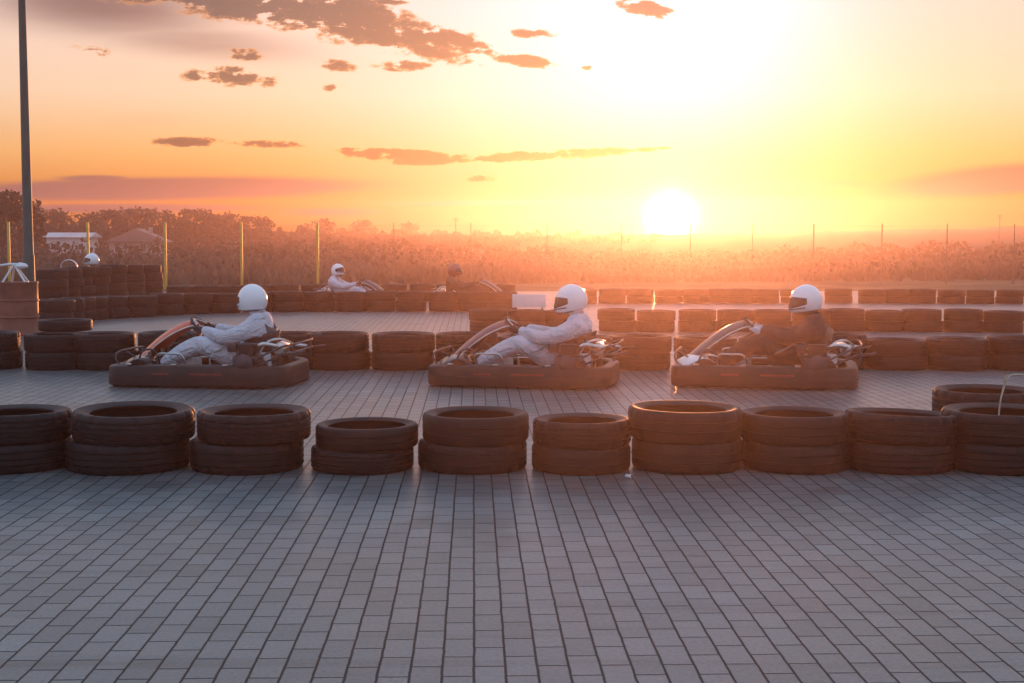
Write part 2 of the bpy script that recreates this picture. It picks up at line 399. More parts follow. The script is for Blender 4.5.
    mf = n.new('ShaderNodeMath'); mf.operation = 'MULTIPLY'; mf.inputs[1].default_value = .92; l.new(br.outputs['Fac'], mf.inputs[0])
    l.new(mf.outputs[0], mx.inputs['Factor']); l.new(c, mx.inputs['A']); l.new(mx.outputs['Result'], b.inputs['Base Color'])
    rr = n.new('ShaderNodeMapRange'); rr.inputs['To Min'].default_value = .25; rr.inputs['To Max'].default_value = .46; l.new(big.outputs['Fac'], rr.inputs['Value']); l.new(rr.outputs[0], b.inputs['Roughness'])
    spx = n.new('ShaderNodeMath'); spx.operation = 'MULTIPLY_ADD'; spx.inputs[1].default_value = -.40; spx.inputs[2].default_value = .42; l.new(br.outputs['Fac'], spx.inputs[0]); l.new(spx.outputs[0], b.inputs['Specular IOR Level'])
    # height: sunk joints, each stone a little higher or lower, grain
    h1 = n.new('ShaderNodeMath'); h1.operation = 'MULTIPLY'; h1.inputs[1].default_value = -1; l.new(br.outputs['Fac'], h1.inputs[0])
    h2 = n.new('ShaderNodeMath'); h2.operation = 'MULTIPLY_ADD'; h2.inputs[1].default_value = .32; l.new(fine.outputs['Fac'], h2.inputs[0]); l.new(h1.outputs[0], h2.inputs[2])
    h3 = n.new('ShaderNodeMath'); h3.operation = 'MULTIPLY_ADD'; h3.inputs[1].default_value = .35; med = noi(9, 3); l.new(med.outputs['Fac'], h3.inputs[0]); l.new(h2.outputs[0], h3.inputs[2])
    bp = n.new('ShaderNodeBump'); bp.inputs['Strength'].default_value = .8; bp.inputs['Distance'].default_value = .0048; l.new(h3.outputs[0], bp.inputs['Height']); l.new(bp.outputs[0], b.inputs['Normal'])
    return m
tag(MB().grid([[(-148, -43, 0), (148, -43, 0)], [(-148, 163, 0), (148, 163, 0)]]).build('ground', ground_mat(), smooth=False), kind='structure')
pv_o = MB().grid([[(-24, -8, 0), (24, -8, 0)], [(-24, 35.2, 0), (24, 35.2, 0)]]).build('pavement', paver_mat(), smooth=False)
pv_o.location = (0, 0, .004); pv_o.rotation_euler = (0, 0, R(1.6)); tag(pv_o, kind='structure')

# ------------------------------------------------------------------ tyres
def tyre_mesh(seed, grooves=3):
    rnd = random.Random(seed)
    Ro, W, Rb = .32, .165, .232 + rnd.uniform(-.012, .012)
    h = W / 2; prof = []
    # tread from bottom to top with grooves
    tw = h * .86; g = .0045; gd = .007
    xs = [-tw + 2 * tw * (i + 1) / (grooves + 1) for i in range(grooves)]
    prof.append((Ro - .006, -tw))
    prof.append((Ro - .001, -tw * .86))
    for x in xs: prof += [(Ro, x - g - .001), (Ro - gd, x - g * .6), (Ro - gd, x + g * .6), (Ro, x + g + .001)]
    prof.append((Ro - .001, tw * .86)); prof.append((Ro - .006, tw))
    # shoulder and sidewall, top
    side = [(Ro - .010, h * .945), (Ro - .020, h * .995), (Ro - .034, h), (Ro - .037, h * .98), (Ro - .048, h * .965), (Rb + .020, h * .86), (Rb + .010, h * .80), (Rb + .004, h * .82), (Rb, h * .76), (Rb + .004, h * .64)]
    inner = [(Rb + .022, h * .70), (Ro - .040, h * .80), (Ro - .020, h * .56)]
    prof += side + inner
    prof += [(r, -z) for r, z in reversed(inner)] + [(r, -z) for r, z in reversed(side)]
    n = 126; mb = MB(); every, wid_ = ((6, 2), (7, 2), (9, 2))[seed % 3]; dep = (.007, .009, .004)[seed % 3]; rings = []
    for j in range(n):
        a = 2 * math.pi * j / n; row_ = []
        for r, z in prof:
            if r > Ro - .014 and abs(z) > tw * .5 and (j + (3 if z > 0 else 0)) % every < wid_: r -= dep
            row_.append(mb.bm.verts.new((r * math.cos(a), r * math.sin(a), z)))
        rings.append(row_)
    k = len(prof)
    for j in range(n):
        A, B = rings[j], rings[(j + 1) % n]
        for i in range(k): mb.bm.faces.new((A[i], B[i], B[(i + 1) % k], A[(i + 1) % k]))
    return mb.mesh('tyre', M[('rubber', 'rubber_b', 'rubber_c')[seed % 3]])
TY = [tyre_mesh(i, (3, 4, 2)[i % 3]) for i in range(6)]
ORD = ['first', 'second', 'third', 'fourth', 'fifth', 'sixth', 'seventh', 'eighth', 'ninth', 'tenth', 'eleventh', 'twelfth', 'thirteenth', 'fourteenth', 'fifteenth', 'sixteenth', 'seventeenth']
trnd = random.Random(11)
def tyre(x, y, z, dia, wid, label, group, tilt=(0, 0)):
    o = bpy.data.objects.new('tyre', trnd.choice(TY)); COL.objects.link(o)
    o.location = (x, y, z + wid / 2); o.scale = (dia / .64, dia / .64, wid / .165)
    o.rotation_euler = (tilt[0], tilt[1], trnd.uniform(0, 6.28))
    return tag(o, label, 'tyre', group)
def stack(px, d, dia, wid, n, labels, group, offs=None, tilt_top=(0, 0), jit=.012):
    z = .004
    for k in range(n):
        ox, oy = offs[k] if offs else (trnd.uniform(-jit, jit), trnd.uniform(-jit, jit))
        s = trnd.uniform(.985, 1.015)
        tl = tilt_top if k == n - 1 else (trnd.uniform(-.006, .006), trnd.uniform(-.006, .006))
        tyre(X(px, d) + ox, d + oy, z, dia * s, wid, labels[k], group, tl)
        z += wid + .001

# near row, left to right: column, distance, diameter, width, offsets, tilt, what marks the stack out
near = [(15, 8.17, .66, .168, [(0, 0), (0, 0)], (0, .01), 'the near-row stack cut off by the left frame edge'),
        (133, 8.16, .72, .172, [(-.025, 0), (.012, 0)], (0, .03), 'the widest stack, second from the left in the near row'),
        (254, 8.15, .665, .170, [(-.04, 0), (.005, 0)], (0, 0), 'the third near-row stack, standing free with gaps both sides'),
        (366, 8.12, .60, .132, [(-.02, 0), (.008, 0)], (0, 0), 'the lowest stack, fourth from the left in the near row'),
        (475, 8.15, .64, .163, [(-.015, 0), (.005, 0)], (0, -.005), 'the fifth near-row stack, below the middle kart nose'),
        (581, 8.10, .575, .148, [(0, 0), (.004, 0)], (0, .01), 'the narrow sixth near-row stack, below the middle kart rear'),
        (685, 8.15, .665, .180, [(.01, 0), (-.005, 0)], (0, .01), 'the tallest near-row stack, seventh, below the right kart front'),
        (793, 8.15, .64, .164, [(.01, 0), (0, 0)], (0, .005), 'the eighth near-row stack, below the right kart rear'),
        (898, 8.15, .655, .163, [(-.005, 0), (.01, 0)], (0, .055), 'the ninth near-row stack, whose top slopes down rightward'),
        (1001, 8.14, .70, .172, [(0, 0), (0, 0)], (0, 0), 'the near-row stack with the dry weed in its hole')]
for (px, d, dia, wd, of, tl, ds) in near:
    stack(px, d, dia, wd, 2, ['bottom black tyre of ' + ds, 'top black tyre of ' + ds], 'tyres of the near barrier row', of, tl)
stack(984, 9.05, .68, .182, 2, ['bottom black tyre of the extra stack behind the near row, far right', 'top black tyre of the extra stack behind the near row, far right'], 'tyres of the near barrier row')

def row(pts, dia, wid, n, desc, group, jit=.018):
    for i, (px, d, *ws) in enumerate(pts):
        k_ = ws[0] if ws else 1.0
        lv = ['bottom', 'top'] if n == 2 else ['lowest', 'second', 'third', 'topmost']
        stack(px, d, dia * trnd.uniform(.985, 1.015), wid * k_ * trnd.uniform(.96, 1.04), n, [f'{l} tyre of {ORD[i]} stack from left, {desc}' for l in lv], group, jit=jit)
row([(-10, 14.45), (58, 14.42), (106, 14.40), (169, 14.42), (232, 14.42), (291, 14.42), (338, 14.40), (403, 14.38), (466, 14.40), (528, 14.45, .9), (584, 14.40, .9), (639, 14.40, .95), (706, 14.42, .9), (770, 14.42, .88), (833, 14.36, .97), (895, 14.40, .86), (955, 14.36, .89)], .655, .182, 2, 'middle row behind the big karts', 'tyres of the middle barrier row')
stack(1019, 14.36, .67, .166, 2, ['bottom tyre of the rightmost stack, middle row behind the big karts', 'top tyre of the rightmost stack, middle row behind the big karts'], 'tyres of the middle barrier row')
row([(489, 20.1), (526, 20.1), (564, 20.2), (617, 20.2), (656, 20.2), (697, 20.2), (735, 20.2), (773, 20.2), (811, 20.2), (846, 20.25), (884, 20.2), (922, 20.15), (962, 20.1), (1004, 20.0)], .56, .156, 2, 'right-hand row beyond the middle row', 'tyres of the right-hand far row')
row([(584, 29.0), (612, 29.0), (640, 29.0), (668, 29.05), (696, 29.0), (718, 29.2), (739, 29.0), (766, 29.0), (794, 29.0), (838, 29.1), (872, 29.0), (896, 29.0), (921, 28.9), (951, 28.8), (980, 28.8), (1010, 28.8)], .575, .142, 2, 'farthest row at right', 'tyres of the farthest right row')
row([(140, 23.9), (168, 24.5), (196, 24.9), (226, 25.2), (257, 25.5), (288, 25.6), (319, 25.7), (350, 25.7), (381, 25.8), (412, 25.8), (443, 25.8), (474, 25.8), (502, 25.8)], .575, .183, 2, 'far left row before the small karts', 'tyres of the far left row')
row([(180, 29.0), (206, 29.2), (233, 29.4), (260, 29.5), (287, 29.6), (314, 29.7), (341, 29.8), (368, 29.9), (395, 29.9), (422, 29.9), (449, 29.9), (476, 29.9), (503, 29.9)], .57, .178, 2, 'farthest row behind the small karts', 'tyres of the farthest left row')
row([(56, 21.8), (66, 22.25), (79, 22.7), (92, 23.1), (112, 23.5)], .57, .19, 2, 'receding line beside the barrel', 'tyres of the receding line')
row([(52, 27.4), (67, 28.0), (80, 28.6), (96, 29.2), (113, 29.9), (131, 30.8), (150, 31.6)], .62, .19, 4, 'tall pile behind the lamp post', 'tyres of the tall pile', .05)
tyre(X(64, 14.7), 14.78, .372, .56, .12, 'small loose tyre lying flat on the middle row near the barrel', 'loose tyres')
for px, d, z in ((58, 14.42, .37),):
    pass

# ------------------------------------------------------------------ karts
def rounded_outline(hx, hy, r, seg=7, front=1.0):
    pts = []
    q = r * 2.1
    for cx, cy, a0, r in ((hx - r, hy - r, 0, r), (-hx + q, hy - q, 90, q), (-hx + q, -hy + q, 180, q), (hx - r, -hy + r, 270, r)):
        for i in range(seg + 1):
            a = R(a0 + 90 * i / seg); n_ = Vector((math.cos(a), math.sin(a), 0)); p = Vector((cx, cy, 0)) + n_ * r
            pts.append((p, n_))
        # straight run gets extra points
    out = []
    for i in range(len(pts)):
        p, n_ = pts[i]; q, m_ = pts[(i + 1) % len(pts)]; out.append((p, n_))
        if (q - p).length > .3:
            for k in range(1, 6): out.append((p.lerp(q, k / 6), n_))
    return out
def sweep(mb, outline, prof, wave=0):
    P = []
    for p, n_ in outline:
        bulge = -.03 * max(0, abs(p.y) - .3) * (p.x / .9) if wave else 0
        zs = 1 + (.07 * math.cos(p.x * 2.0) - .03) * wave
        P.append([Vector((p.x, p.y + (bulge if p.y > 0 else -bulge), 0)) - n_ * i + Vector((0, 0, z * zs)) for i, z in prof])
    return mb.grid(P, True, True)
def wheel(parent, x, y, r, wd):
    rot = Matrix.Translation((x, y, r + .004)) @ Matrix.Rotation(R(90), 4, 'X')
    h = wd / 2
    prof = [(r, -h * .8), (r, h * .8), (r * .96, h * .95), (r * .86, h), (r * .62, h * .92), (r * .56, h * .8), (r * .56, -h * .8), (r * .62, -h * .92), (r * .86, -h), (r * .96, -h * .95)]
    wh = empty('wheel'); wh.parent = parent
    MB().lathe(prof, 28, rot).build('tyre', M['rubber'], wh)
    MB().lathe([(r * .57, -h * .78), (r * .57, h * .78), (r * .52, h * .74), (r * .48, .01), (r * .16, .012), (r * .16, -.012), (r * .48, -.01), (r * .52, -h * .74)], 24, rot).build('rim', M['steel'], wh)
HX_, HY_ = .84, .58
def make_kart(panel, nose):
    k = empty('go_kart'); o = rounded_outline(HX_, HY_, .15)
    f = MB()
    for s in (-1, 1):
        f.tube(smooth_line([(.70, s * .16, .085), (.45, s * .24, .075), (.1, s * .30, .07), (-.35, s * .30, .07), (-.78, s * .32, .10)], 4), .016)
        f.tube([(.52, s * .26, .08), (.52, s * .43, .13)], .016)
        f.tube(smooth_line([(.40, s * .26, .08), (.36, s * .50, .10), (-.30, s * .50, .10), (-.36, s * .30, .08)], 4), .012)
    for xx, ww in ((.70, .17), (.35, .27), (-.1, .30), (-.55, .31)): f.tube([(xx, -ww, .078), (xx, ww, .078)], .015)
    f.tube([(-.52, -.50, .145), (-.52, .50, .145)], .02)
    f.build('frame', M['dark_steel'], k)
    MB().box((.22, 0, .058), (.95, .56, .006)).build('floor_tray', M['steel'], k)
    prof = [(.022, .014), (.004, .024), (0, .045), (.002, .170), (.010, .192), (.030, .203), (.085, .200), (.10, .185), (.095, .08), (.08, .02)]
    sk = sweep(MB(), o, prof, 1).build('bumper_skirt', M['skirt'], k)
    # seam rib round the skirt
    sweep(MB(), o, [(-.003, .088), (-.003, .102), (.006, .106), (.006, .084)], 1).build('bumper_rib', M['skirt'], sk)
    bk = MB()
    for x_ in (.60, .18, -.30):
        for s in (-1, 1): bk.box((x_, s * (HY_ - .045), .210), (.05, .07, .012), bev=.003); bk.tube([(x_, s * (HY_ - .06), .205), (x_ - .02, s * .36, .12)], .009, 6)
    bk.build('bumper_bracket', M['steel'], sk)
    st_ = MB()
    for s in (-1, 1): st_.box((-.12, s * (HY_ + .0025), .128), (.30, .003, .016)); st_.box((.30, s * (HY_ + .0025), .128), (.16, .003, .016))
    st_.build('sticker', M['darkred'], sk)
    for x_, y_, r_, w_ in ((.53, .47, .125, .12), (.53, -.47, .125, .12), (-.52, .44, .135, .19), (-.52, -.44, .135, .19)): wheel(k, x_, y_, r_, w_)
    # front fairing: a sloping curved shield before the wheel
    P = []
    for i in range(9):
        t = i / 8; x = .77 - .59 * t; z = .20 + .38 * math.sin(t * 1.42) / math.sin(1.42); wd = .17 + .035 * math.sin(t * 3.1) - .05 * t
        P.append([Vector((x - .06 * (j / 4 - 1) ** 2, wd * (j / 4 - 1), z - .05 * abs(j / 4 - 1) ** 2.2)) for j in range(9)])
    fa = MB().grid(P).build('front_fairing', panel, k)
    sl = fa.modifiers.new('thick', 'SOLIDIFY'); sl.thickness = .012
    ed = MB().tube(smooth_line([(.72, .17, .19)] + [P[i][8] + Vector((0, .004, .004)) for i in (1, 3, 5, 7, 8)] + [P[8][6], P[8][4], P[8][2]] + [P[i][0] + Vector((0, -.004, .004)) for i in (8, 7, 5, 3, 1)], 3), .007, 6)
    ed.build('fairing_edge', M['steel'], fa)
    # nose: a low cowl between the skirt front and the fairing
    P = []
    for i in range(7):
        t = i / 6; x = .82 - .28 * t; z = .205 + .06 * math.sin(t * math.pi * .8)
        P.append([Vector((x - .10 * (j / 5 - 1) ** 2, .40 * (j / 5 - 1) * (1 - .25 * t), z - .03 * (j / 5 - 1) ** 2)) for j in range(11)])
    no = MB().grid(P).build('nose_cowl', nose, k); sl = no.modifiers.new('thick', 'SOLIDIFY'); sl.thickness = .012
    fb = MB()
    fb.tube(smooth_line([(.68, .34, .10), (.80, .36, .22), (.81, .30, .295), (.80, 0, .305), (.81, -.30, .295), (.80, -.36, .22), (.68, -.34, .10)], 4), .009)
    for s in (-1, 1):
        fb.tube([(.79, s * .18, .30), (.60, s * .14, .17)], .008)
        fb.tube(smooth_line([(.62, s * .33, .10), (.56, s * .36, .30), (.44, s * .34, .31), (.40, s * .28, .12)], 3), .009)
    fb.build('front_bumper', M['dark_steel'], k)
    for s in (-1, 1):
        pd = MB(); pd.tube([(.60, s * .13, .08), (.57, s * .13, .26), (.575, s * .20, .27)], .008); pd.box((.565, s * .17, .27), (.012, .09, .05), bev=.004)
        pd.build('pedal', M['steel'], k)
    # steering
    ax = Vector((-.52, 0, .62)).normalized(); c = Vector((.10, 0, .485))
    MB().tube([Vector((.47, 0, .10)), c], .011).build('steering_column', M['dark_steel'], k)
    q = Vector((0, 0, 1)).rotation_difference(ax).to_matrix().to_4x4(); T = Matrix.Translation(c) @ q
    sw = MB().tube([T @ Vector((.145 * math.cos(a), .145 * math.sin(a), .02)) for a in [2 * math.pi * i / 28 for i in range(28)]], .0125, 8, True).build('steering_wheel', M['glove'], k)
    sp = MB()
    for a in (0, 120, 240): sp.tube([T @ Vector((0, 0, 0)), T @ Vector((.14 * math.cos(R(a)), .14 * math.sin(R(a)), .018))], .009)
    sp.lathe([(0.0001, .01), (.04, .01), (.045, -.004), (.0001, -.012)], 18, T, False); sp.build('spoke', M['steel'], sw)
    tk = MB().box((.27, 0, .16), (.24, .26, .17), bev=.04); tk.tube([(.30, .0, .24), (.30, 0, .265)], .03, 14); tk.build('fuel_tank', M['white_plastic'], k)
    # seat: a bucket shell
    P = []
    prof = [(-.06, .135), (-.12, .095), (-.28, .085), (-.42, .10), (-.52, .18), (-.575, .30), (-.60, .42), (-.61, .50)]
    for i, (x, z) in enumerate(prof):
        t = i / 7; wd = .19 if i < 5 else .19 - .02 * (i - 4); up = .05 + .12 * math.sin(min(1, t * 1.25) * math.pi)
        P.append([Vector((x + (.07 * abs(u) ** 2 if i > 3 else 0), wd * u, z + up * abs(u) ** 3)) for u in [j / 5 - 1 for j in range(11)]])
    st = MB().grid(P).build('seat', M['seat'], k); sl = st.modifiers.new('thick', 'SOLIDIFY'); sl.thickness = .014; sl.offset = 0
    # engine and its fins at the rear left
    en = MB().box((-.47, .42, .20), (.24, .20, .18), bev=.02)
    en.box((-.47, .42, .345), (.13, .14, .10), bev=.01)
    for i in range(6): en.box((-.47, .42, .305 + .017 * i), (.17, .17, .006), bev=.002)
    en.lathe([(.0001, .0), (.085, 0), (.09, .03), (.06, .05), (.0001, .052)], 22, Matrix.Translation((-.47, .53, .22)) @ Matrix.Rotation(R(-90), 4, 'X'), False)
    eg = en.build('engine', M['dark_steel'], k)
    MB().box((-.33, .40, .36), (.09, .13, .09), bev=.02).build('air_filter', M['blackpanel'], eg)
    ex = MB().lathe([(.0001, -.17), (.045, -.165), (.058, -.14), (.058, .14), (.045, .165), (.0001, .17)], 20, Matrix.Translation((-.70, .14, .335)) @ Matrix.Rotation(R(90), 4, 'X') @ Matrix.Rotation(R(6), 4, 'Y'), False)
    ex.tube(smooth_line([(-.54, .42, .34), (-.62, .46, .39), (-.71, .40, .37), (-.70, .29, .335)], 5), .021, 10)
    ex.tube(smooth_line([(-.70, -.02, .335), (-.76, -.12, .34), (-.86, -.16, .33)], 4), .018, 10)
    ex.build('exhaust', M['steel'], k)
    rb = MB()
    for z in (.30, .37): rb.tube(smooth_line([(-.58, .50, z - .10), (-.80, .44, z), (-.86, .30, z + .01), (-.86, -.30, z + .01), (-.80, -.44, z), (-.58, -.50, z - .10)], 4), .009)
    for s in (-1, 1):
        rb.tube([(-.86, s * .28, .24), (-.86, s * .28, .39)], .011); rb.tube(smooth_line([(-.60, s * .21, .10), (-.62, s * .22, .33), (-.57, s * .20, .42)], 4), .010)
        rb.tube([(-.83, s * .40, .30), (-.95, s * .40, .315), (-.985, s * .36, .325)], .011)
    rb.build('rear_bumper', M['dark_steel'], k)
    cl = MB()
    for s in (-1, 1):
        cl.tube([(.47, s * .02, .13), (.50, s * .40, .14)], .007, 6)                                   # tie rods
        cl.tube(smooth_line([(.58, s * .13, .16), (.40, s * .22, .12), (.05, s * .29, .13), (-.3, s * .33, .15)], 4), .006, 6)   # pedal rods and hoses
        cl.tube([(-.40, s * .20, .10), (-.30, s * .23, .30), (-.42, s * .24, .36)], .009, 6)           # seat stays
        cl.tube(smooth_line([(.40, s * .30, .10), (.42, s * .34, .27), (.30, s * .36, .29), (.18, s * .34, .27), (.14, s * .30, .10)], 4), .009, 6)
    cl.tube(smooth_line([(-.35, .36, .33), (-.28, .30, .38), (-.10, .28, .30), (.15, .16, .25), (.27, .03, .26)], 5), .008, 6)
    cl.tube(smooth_line([(-.55, .33, .30), (-.62, .30, .40), (-.72, .22, .42), (-.80, .05, .36)], 5), .010, 6)
    cl.build('linkage', M['steel'], k)
    bd_ = MB().lathe([(.02, -.006), (.085, -.006), (.085, .006), (.02, .006)], 24, Matrix.Translation((-.52, -.27, .15)) @ Matrix.Rotation(R(90), 4, 'X')); bd_.build('brake_disc', M['steel'], k)
    cg = MB().box((-.50, .30, .23), (.30, .03, .15), bev=.02); cg.build('chain_guard', M['white_plastic'], k)
    tr = MB().tube([(.47, -.34, .14), (.47, .34, .14)], .008); tr.box((.03, .44, .175), (.75, .12, .05), bev=.02); tr.box((.03, -.44, .175), (.75, .12, .05), bev=.02)
    tr.build('side_pod', M['blackpanel'], k)
    return k

def helmet_parts(parent, head_c, yaw, pitch, shell, visor_m):
    T = Matrix.Translation(head_c) @ Matrix.Rotation(yaw, 4, 'Z') @ Matrix.Rotation(pitch, 4, 'Y')
    def pt(th, ph, k=1.0, hs=1.1):                 # th: azimuth from the front, ph: latitude
        cx = math.cos(ph) * math.cos(th); cy = math.cos(ph) * math.sin(th); cz = math.sin(ph)
        x = cx * .138; y = cy * .118; z = cz * .136
        if cx > 0 and cz < .1: x += .030 * cx * min(1, (.1 - cz) / .5)          # chin bar
        if cz < -.55: z = -.075 - (z + .075) * -.25 if z < -.075 else z
        return T @ (Vector((x, y, z)) * k * hs)
    P = []
    lats = [R(-58 + 148 * i / 18) for i in range(19)]
    nu = 36
    for ph in lats: P.append([pt(2 * math.pi * j / nu, ph) for j in range(nu)])
    mb = MB().grid(P, False, True)
    he = mb.build('helmet', shell, parent)
    P = []
    for i in range(7):
        P.append([pt(R(a), R(-15 * (1 - .55 * (a / 76) ** 2) + (i / 6) * (15 + 24) * (1 - .5 * (a / 76) ** 2)), 1.016) for a in [-76 + 152 * j / 20 for j in range(21)]])
    vi = MB().grid(P).build('visor', visor_m, he); sl = vi.modifiers.new('thick', 'SOLIDIFY'); sl.thickness = .004
    MB().tube([pt(2 * math.pi * j / nu, lats[0], 1.0) for j in range(nu)], .009, 6, True).build('helmet_trim', M['trim'], he)
    MB().tube([pt(R(-70 + 140 * j / 14), R(-19), 1.008) for j in range(15)], .005, 6).build('chin_vent', M['trim'], he)
    return he

def make_person(suit, shell, visor_m, glove, yaw=0, lean=0.0, tilt=0.0, knee=(0, 0), vest=False):
    Lx = lean
    V, E, Rr = [], [], []
    def v(p, r, prev=None):
        V.append(p); Rr.append(r)
        if prev is not None: E.append((prev, len(V) - 1))
        return len(V) - 1
    pel = v((-.40, 0, .21), (.17, .14))
    sp = v((-.46, 0, .33), (.175, .145), pel); ch = v((-.49 + Lx * .5, 0, .45), (.20, .155), sp); uc = v((-.475 + Lx * .8, 0, .55), (.155, .125), ch)
    nk = v((-.435 + Lx, 0, .63), .07, uc); hd = v((-.405 + Lx, 0, .70), .088, nk); v((-.40 + Lx, 0, .80), .07, hd)
    for s in (-1, 1):
        sh = v((-.465 + Lx * .8, s * .18, .535), .098, uc); ua = v((-.36 + Lx * .6, s * .255, .47), .082, sh)
        el = v((-.215, s * .28, .425), .072, ua); fo = v((-.08, s * .225, .46), .06, el); v((.045, s * .165, .495), .044, fo)
        hp = v((-.33, s * .11, .195), .125, pel); th = v((-.14, s * .18, .30), .112, hp); kn = v((.055 + knee[0], s * .225, .375 + knee[1]), .09, th)
        ca = v((.24, s * .215, .285), .082, kn); v((.44, s * .19, .165), .06, ca)
    body = skin('person', V, E, Rr, suit, None, 2, 0)
    if vest:
        P = []
        for i in range(7):
            t = i / 6; z = .27 + .20 * t; xo = -.445 - .035 * t
            P.append([Vector((xo + Lx * t * .5 + (.150 + .016 * t) * math.cos(2 * math.pi * j / 24), (.178 + .018 * t) * math.sin(2 * math.pi * j / 24), z + .015 * math.cos(4 * math.pi * j / 24) * t)) for j in range(24)])
        ve = MB().grid(P, False, True).build('rib_vest', M['glove'], body); ve.modifiers.new('thick', 'SOLIDIFY').thickness = .012
    for s in (-1, 1):
        # boots
        b = skin('boot', [(.41, s * .19, .185), (.475, s * .187, .135), (.545, s * .183, .185), (.575, s * .18, .255)], [(0, 1), (1, 2), (2, 3)], [.050, (.052, .050), (.045, .040), (.036, .028)], M['boot'], body, 2, 1)
        # glove: palm, four fingers curled round the rim, a thumb from the side of the palm
        ax = Vector((-.52, 0, .62)).normalized(); c = Vector((.10, 0, .485)) + ax * .02
        q = Vector((0, 0, 1)).rotation_difference(ax).to_matrix()
        g = c + q @ Vector((0.0, s * .145, 0)); wr = Vector((.03, s * .168, .492))
        tang = (q @ Vector((1, 0, 0))).normalized(); outw = (q @ Vector((0, s, 0))).normalized()
        palm = g - Vector((1, 0, 0)) * .022 + outw * .022
        VV = [wr, wr.lerp(palm, .6), palm + outw * .004]; EE = [(0, 1), (1, 2)]; RR = [.034, (.036, .026), (.040, .024)]
        lens = (.030, .034, .032, .025)
        for i, lf in enumerate(lens):
            base = palm + tang * (.030 - .020 * i) + outw * .006
            a = base + ax * -.012 + outw * .014 + Vector((.016, 0, 0)); b1_ = a + Vector((lf * .9, 0, 0)) - outw * .010; c1 = b1_ - outw * lf * .9 - ax * .004; d1 = c1 - outw * .004 - Vector((.018, 0, 0))
            n0 = len(VV); VV += [base, a, b1_, c1, d1]; EE += [(2, n0), (n0, n0 + 1), (n0 + 1, n0 + 2), (n0 + 2, n0 + 3), (n0 + 3, n0 + 4)]; RR += [.011, .0105, .010, .0095, .008]
        tb = palm + tang * .034 - outw * .012; n0 = len(VV)
        VV += [tb, tb + tang * .012 - outw * .016 + ax * .012, tb + tang * .004 - outw * .030 + ax * .016 + Vector((.014, 0, 0))]
        EE += [(1, n0), (n0, n0 + 1), (n0 + 1, n0 + 2)]; RR += [.013, .0115, .009]
        skin('glove', VV, EE, RR, glove, body, 1, 0)
    helmet_parts(body, (-.385 + Lx, 0, .757), yaw, tilt, shell, visor_m)
    return body

def place(o, px, d, rz, s=1.0):
    o.location = (X(px, d), d, .004); o.rotation_euler = (0, 0, rz); o.scale = (s, s, s * 1.025)

k1 = make_kart(M['orange'], M['blackpanel']); place(k1, 214, 12.97, R(173))
tag(k1, 'left one of the three big go-karts, with the orange-red front fairing', 'go-kart', 'big go-karts on the track')
k2 = copy_tree(k1); place(k2, 527, 12.92, R(168)); tag(k2, 'middle one of the three big go-karts, carrying the driver in pale clothes', 'go-kart', 'big go-karts on the track')
k3 = copy_tree(k1); place(k3, 765, 12.87, R(168)); tag(k3, 'right one of the three big go-karts, carrying the driver in black', 'go-kart', 'big go-karts on the track')
def repaint(root, nm, m):
    for ch in [x for x in bpy.data.objects if x.parent == root and x.name.split('.')[0] == nm]:
        ch.data = ch.data.copy(); ch.data.materials[0] = m
repaint(k2, 'front_fairing', M['darkred']); repaint(k3, 'front_fairing', M['blackpanel']); repaint(k3, 'nose_cowl', M['white_plastic'])
k4 = copy_tree(k1); place(k4, 357, 27.2, R(-8), .92); tag(k4, 'far go-kart heading right, left one of two beyond the tyre row', 'go-kart', 'far go-karts')
k5 = copy_tree(k1); place(k5, 474, 27.2, R(-6), .92); tag(k5, 'far go-kart heading right with raised pale nose bar, nearer the sun', 'go-kart', 'far go-karts')
repaint(k4, 'front_fairing', M['blackpanel']); repaint(k5, 'front_fairing', M['blackpanel'])

PG = 'drivers in the go-karts'
p1 = make_person(M['suit'], M['helmet'], M['visor'], M['glove'], R(-32), 0, R(4), vest=True); place(p1, 214, 12.97, R(173))
tag(p1, 'driver in white overalls, white helmet and dark gloves in the left big kart', 'person', PG)
p2 = make_person(M['suit'], M['helmet'], M['visor'], M['glove'], R(12), -.035, R(10), (-.03, .02), True); place(p2, 527, 12.92, R(168))
tag(p2, 'driver in pale overalls and white helmet steering the middle big kart', 'person', PG)
p3 = make_person(M['suit_black'], M['helmet'], M['visor'], M['glove_pale'], R(20), .02, R(9), (.02, .03)); place(p3, 765, 12.87, R(168))
tag(p3, 'driver in black clothes and white helmet steering the right big kart', 'person', PG)
p4 = make_person(M['suit'], M['helmet'], M['visor'], M['glove'], R(-25), -.03, R(-6)); place(p4, 357, 27.2, R(-8), .92)
tag(p4, 'small far driver in white helmet and pale overalls heading right', 'person', PG)
p5 = make_person(M['suit_black'], M['helmet_dark'], M['visor'], M['glove'], R(0), -.03, R(-6)); place(p5, 474, 27.2, R(-6), .92)
tag(p5, 'small far driver in dark clothes and dark red helmet heading right', 'person', PG)

# ------------------------------------------------------------------ odds and ends on the track
d = 19.4
br = empty('barrel', (X(19, d), d, .004))
prof = [(.0001, .012), (.268, .012), (.275, 0), (.281, .008), (.272, .02), (.272, .235), (.284, .245), (.284, .262), (.272, .272), (.272, .47), (.284, .48), (.284, .497), (.272, .507), (.272, .715), (.281, .728), (.281, .742), (.272, .748), (.262, .735), (.0001, .735)]
tag(br, 'rusty red ribbed steel barrel at the left edge of the track', 'barrel')
MB().lathe(prof, 44, None, False).build('drum_shell', M['drum'], br)
cp = MB().lathe([(.0001, .758), (.03, .758), (.034, .75), (.034, .734), (.0001, .734)], 16, Matrix.Translation((.15, -.08, 0)), False); cp.build('bung', M['steel'], br)
